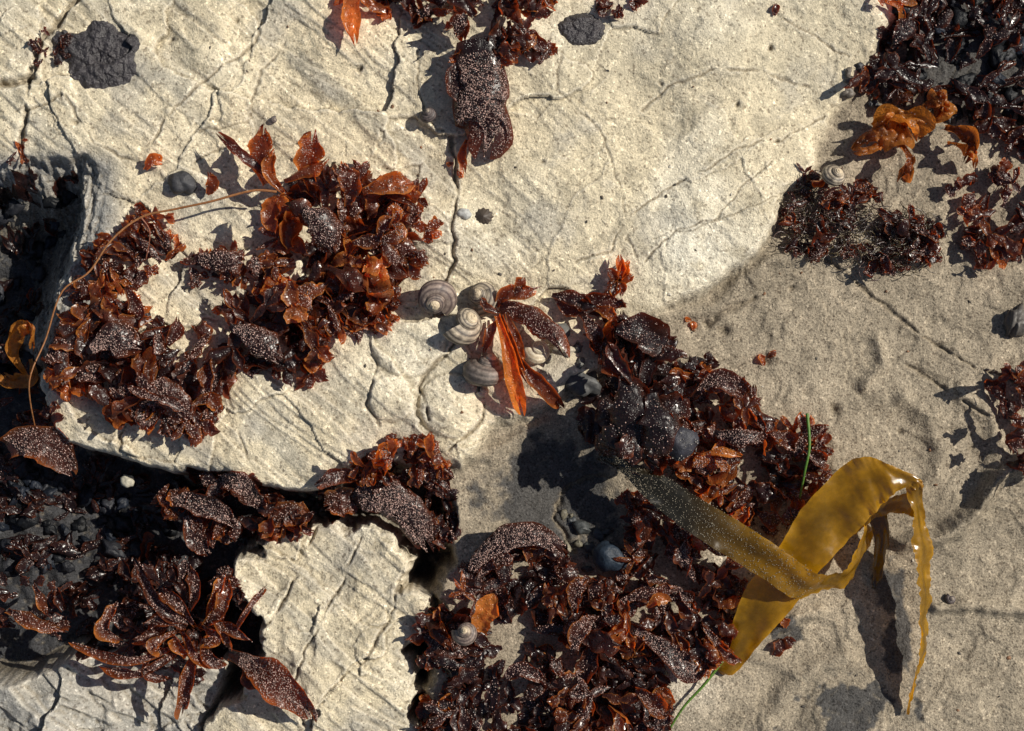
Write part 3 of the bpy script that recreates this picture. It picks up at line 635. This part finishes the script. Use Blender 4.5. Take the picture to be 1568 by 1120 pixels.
strap(m,[(1096,1030,6),(1105,1005,16),(1122,955,30),(1142,895,50),(1186,835,70),(1222,768,88),(1262,722,108),(1296,694,124),(1340,706,122),(1388,728,112),(1394,742,100)],
 [(1098,1034,4),(1128,1035,14),(1168,980,38),(1212,925,58),(1248,870,72),(1290,822,80),(1318,788,92),(1335,770,100),(1352,748,108),(1378,742,108),(1384,748,98)],seed=9,nu=170,ruff=1.4,wav=2.2)
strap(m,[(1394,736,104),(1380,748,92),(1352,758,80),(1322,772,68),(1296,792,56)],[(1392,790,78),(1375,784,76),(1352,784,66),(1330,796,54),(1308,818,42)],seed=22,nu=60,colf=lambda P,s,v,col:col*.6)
strap(m,[(1368,735,106),(1378,778,102),(1384,830,96),(1392,880,88),(1398,930,80),(1402,985,66),(1398,1040,40),(1394,1100,8)],[(1392,730,112),(1402,785,84),(1418,838,66),(1420,890,50),(1420,945,38),(1418,1000,26),(1408,1050,14),(1397,1100,4)],seed=15,nu=130,ruff=2.2)
strap(m,[(1325,790,50),(1338,830,40),(1340,880,22),(1342,905,6)],[(1352,784,60),(1362,830,30),(1356,880,12),(1346,905,4)],seed=19,nu=40,colf=lambda P,s,v,col:col*.25)  # added dark strap, stands in for kelp shadow on the sand
m.done('kelp',[MK,MS])
def tube(m,pts,r,col,nu=60,mi=0):
    c=catmull(pts,nu); a=np.linspace(0,2*np.pi,7)
    T=np.gradient(c,axis=0); T/=np.linalg.norm(T,axis=1)[:,None]; s1=np.cross(T,[0,0,1.]); s1/=np.linalg.norm(s1,axis=1)[:,None]; s2=np.cross(s1,T)
    rr=r*(1-.4*np.linspace(0,1,nu))[:,None,None]
    m.grid(c[:,None]+rr*(s1[:,None]*np.cos(a)[None,:,None]+s2[:,None]*np.sin(a)[None,:,None]),np.array(col),mi)
m=Mesh()
tube(m,arr([(432,300),(395,299),(335,315),(280,326),(228,338),(185,372),(150,420),(110,450),(84,520),(62,585),(50,660)],[55,60,60,55,60,55,50,60,65,65,60]),1.9,(.26,.11,.04))
tube(m,arr([(228,338),(240,360),(232,400)],[60,55,40]),1.4,(.18,.06,.03),20)
m.done('seaweed_stem',MS)
m=Mesh(); tube(m,arr([(1228,632),(1230,680),(1224,720),(1221,760)],[75,85,80,60]),2.6,(.07,.16,.02)); m.done('seagrass',MS)
m=Mesh(); tube(m,arr([(1108,1015),(1080,1052),(1050,1085),(1028,1120)],[18,16,12,8]),2.6,(.08,.17,.02)); m.done('seagrass',MS)
# ---------------------------------------------------------------- shells
def snail(x,y,r,tilt,az,spin=0,pal=0,name='sea_snail',lift=0):
    m=Mesh(); nt=170; th=np.linspace(0,3.7,nt); g=.50**th; ph=np.linspace(0,2*np.pi,33)
    a=th*2*np.pi+spin; Rc=.46*g; tr=.54*g
    zc=1.0*(1-g)
    rad=Rc[:,None]+tr[:,None]*np.cos(ph)[None]
    P=np.stack([rad*np.cos(a)[:,None],rad*np.sin(a)[:,None],zc[:,None]+tr[:,None]*np.sin(ph)[None]*.95],-1)
    P*=(1+.014*np.sin(ph*11))[None,:,None]*(1+.012*perlin(th[:,None]*30+x,ph[None]*.5))[...,None]
    st=.45+.75*np.sin(ph*11)[None]+.6*perlin(th[:,None]*14+x,ph[None]*1.5)+.4*perlin(th[:,None]*50+x,ph[None]*1); st=np.clip(st,0,1)
    pals=[((.070,.050,.048),(.26,.20,.165)),((.05,.040,.036),(.42,.35,.26)),((.085,.070,.062),(.23,.19,.16)),((.45,.37,.25),(.62,.55,.42)),((.05,.042,.045),(.15,.12,.11))]
    d,l=np.array(pals[pal][0]),np.array(pals[pal][1])
    col=d*(1-st[...,None])+l*st[...,None]
    col=col*(1+.35*perlin(th[:,None]*5+x,ph[None]*.8+3))[...,None]
    ap=sstep(1.3,2.0,th+.4*perlin(th*3,th*0+x))[:,None,None]; col=col*(1-ap)+np.array((.60,.49,.34) if pal!=4 else (.3,.25,.2))*ap
    P=P*r; m.grid(P,col)
    ctr=P[0].mean(0); lid=np.stack([np.repeat(ctr[None],33,0),P[0]*.98+ctr*.02],0); m.grid(lid,np.array([.10,.06,.04]))
    V=np.concatenate(m.V); M=Matrix.Rotation(az,3,'Z')@Matrix.Rotation(tilt,3,'Y')
    V=V@np.array(M).T; V-= [V[:,0].min()/2+V[:,0].max()/2,V[:,1].min()/2+V[:,1].max()/2,V[:,2].min()]
    V[:,1]*=-1; V+= [x,y,h1(x,y)-r*.12+lift]; m.V=[V]
    m.done(name,MS)
snail(671,457,39,.55,-1.5,.5,0); snail(741,459,31,.5,2.6,2,1,lift=4); snail(709,501,37,.75,.6,3,1,lift=4); snail(742,567,41,1.15,1.3,1,2); snail(820,540,25,.5,1.0,2,3)
snail(1270,272,25,.6,1,0,1,lift=40); snail(712,964,24,.4,2,1,0,lift=60); snail(656,180,16,.5,2,1,4); snail(1462,921,10,.3,1,1,4); snail(420,184,7,.3,0,1,4); snail(738,600,12,.5,.5,3,3)
def lump(m,x,y,rx,ry,hz,rot,col,seed=0,rough=.12,z=None,nu=14,nv=22,taper=0.):
    u=np.linspace(0,np.pi,nu)[:,None]; v=np.linspace(0,2*np.pi,nv)[None]
    X_=np.sin(u)*np.cos(v); Y_=np.sin(u)*np.sin(v); Z_=np.cos(u)+0*v
    f=1+rough*perlin(X_*1.6+seed,Y_*1.6+Z_+seed*.3)*2
    X_=X_*f*rx; Y_=Y_*f*ry*(1-taper*X_/rx); Z_=Z_*f*hz
    c,s=math.cos(rot),math.sin(rot)
    z=h1(x,y)+hz*.35 if z is None else z
    m.grid(np.stack([x+X_*c-Y_*s,y+X_*s+Y_*c,z+Z_],-1),np.array(col))
def single(name,mat,*a,**k):
    m=Mesh(); lump(m,*a,**k); m.done(name,mat)
single('mussel',MM,280,281,22,17,14,.3,(.05,.05,.055),seed=2,rough=.15)
single('mussel',MM,935,857,30,22,18,.5,(.02,.03,.045),seed=4,z=h1(935,857)+30,taper=.3)
m=Mesh(); lump(m,1035,676,27,25,16,0,(.035,.035,.045),seed=4,z=h1(1035,676)+95); q=rng.normal(0,1,(60,3)); q[:,2]=np.abs(q[:,2]); q/=np.linalg.norm(q,axis=1)[:,None]; m.dots(q*[27,25,16]+[1035,676,h1(1035,676)+95],rng.uniform(.6,1.6,60),np.array([.3,.28,.25]),0); m.done('barnacled_limpet',MM)
single('pebble',MS,712,328,11,8,6,.2,(.42,.42,.40),seed=5); single('pebble',MS,1066,497,6,8,5,.2,(.35,.12,.04),seed=6)
single('pebble',MS,1562,494,15,24,16,.2,(.10,.09,.08),seed=16,rough=.4); single('pebble',MS,890,585,34,20,16,.4,(.07,.07,.07),seed=8,rough=.25)
single('pebble',MS,178,742,12,10,8,.4,(.45,.42,.33),seed=8,z=-70)
m=Mesh(); a=np.linspace(0,2*np.pi,49)[None]; q=np.linspace(0,1,9)[:,None]; rr=q*15*(1+.09*np.cos(a*12)*q)
m.grid(np.stack([740+rr*np.cos(a),332+rr*np.sin(a)*.9,h1(740,332)+9*(1-q**1.3)+0*a],-1),np.array([.06,.045,.035])); m.done('limpet',MS)
def bed(name,poly,n,size,cols,mat,lift=8,sd=0):
    m=Mesh(); xs=[p[0] for p in poly]; ys=[p[1] for p in poly]; k=0
    while k<n:
        x,y=R(min(xs),max(xs)),R(min(ys),max(ys))
        if not inpoly(x,y,poly): continue
        k+=1; r=R(*size); c=np.array(cols[int(rng.integers(0,len(cols)))])*R(.6,1.3)
        lump(m,x,y,r,r*R(.5,.85),r*R(.4,.65),R(0,3.1),c,seed=R(0,90),rough=.3,z=h1(x,y)+R(0,lift),nu=9,nv=14,taper=R(0,.35))
    m.done(name,mat)
BL=[(.008,.011,.018),(.014,.018,.028),(.007,.008,.010),(.020,.021,.026)]
bed('mussels',[(-100,690),(60,720),(140,780),(230,800),(220,880),(-100,900)],60,(8,20),BL,MM,12)
bed('mussels',[(-100,255),(90,262),(60,340),(30,440),(20,600),(-100,600)],50,(8,22),BL,MM,12)
bed('mussels',[(1380,-40),(1640,-40),(1640,230),(1540,220),(1450,160),(1360,110)],60,(9,22),BL,MM,12)
bed('pebbles',[(442,765),(480,755),(500,780),(480,808),(450,800)],22,(6,12),[(.10,.12,.10),(.22,.22,.20),(.06,.07,.07)],MM,10)
bed('pebbles',[(820,510),(880,505),(895,560),(850,575),(800,560)],12,(7,15),[(.12,.12,.11),(.38,.34,.26),(.07,.07,.07)],MS,8)
bed('pebbles',[(850,780),(930,800),(960,890),(900,880),(850,830)],13,(4,14),[(.04,.045,.05),(.06,.065,.065),(.2,.18,.13)],MS,4)
bed('pebbles',[(1290,90),(1380,110),(1480,180),(1400,200),(1300,150)],30,(4,11),[(.05,.05,.055),(.10,.085,.07)],MS,5)
bed('pebbles',[(850,160),(1560,430),(1560,1100),(1150,1100),(1000,520)],34,(1.5,3.5),[(.08,.07,.06),(.5,.46,.38),(.2,.1,.05)],MS,1)
bed('pebbles',[(60,20),(900,20),(1200,200),(900,420),(700,700),(400,680),(400,200)],40,(1.5,3.5),[(.08,.07,.06),(.1,.08,.06),(.2,.1,.05)],MS,1)
def crust(x,y,rx,ry,hh,seed):
    m=Mesh(); n1_,n2_=50,120; q=np.linspace(0,1,n1_)[:,None]; a=np.linspace(0,2*np.pi,n2_)[None]
    ca,sa=np.cos(a),np.sin(a); f=1+.18*perlin(ca*1.6+seed,sa*1.6+seed)+.06*perlin(ca*6+seed,sa*6)
    xx=x+rx*q*f*ca; yy=y+ry*q*f*sa; f1,f2,k,tx=voronoi(xx+12*fbm(xx,yy,20,3,3),yy+12*fbm(xx,yy,20,3,9),26,seed)
    bump=hh*np.sqrt(np.clip(1-q**6,0,1))*(.6+.35*np.clip((f2-f1)*2.5,0,1)**.7*(.4+k))+2*fbm(xx,yy,9,3,seed)
    zz=H(xx.ravel(),yy.ravel()).reshape(xx.shape)+bump*(1-q**8)-1*q
    m.grid(np.stack([xx,yy,zz],-1),np.array([.042,.037,.040])); m.done('algal_crust',MT)
crust(155,88,62,54,9,4); crust(890,45,36,28,8,7); crust(95,70,18,28,4,2)
# ---------------------------------------------------------------- camera, light
sc=bpy.context.scene
cam=bpy.data.cameras.new('camera'); co=bpy.data.objects.new('camera',cam); sc.collection.objects.link(co)
co.location=(0,0,24); cam.sensor_width=36; cam.lens=36*24/15.68; cam.clip_end=5000; sc.camera=co
EL,AZ=math.radians(43),math.radians(20)
sd=Vector((math.cos(EL)*math.cos(AZ),math.cos(EL)*math.sin(AZ),math.sin(EL)))
sl=bpy.data.lights.new('sun','SUN'); sl.energy=5; sl.angle=math.radians(.5); sl.color=(1,.94,.83)
so=bpy.data.objects.new('sun',sl); so.rotation_euler=(-sd).to_track_quat('-Z','Y').to_euler(); sc.collection.objects.link(so)
w=bpy.data.worlds.new('World'); sc.world=w; w.use_nodes=True; nt=w.node_tree
sk=nt.nodes.new('ShaderNodeTexSky'); sk.sky_type='NISHITA'; sk.sun_disc=False; sk.sun_elevation=EL; sk.sun_rotation=math.pi/2-AZ
bg=nt.nodes['Background']; bg.inputs[1].default_value=.055; nt.links.new(sk.outputs[0],bg.inputs[0])
sc.view_settings.view_transform='Standard'; sc.view_settings.look='None'; sc.view_settings.exposure=0
print('done')
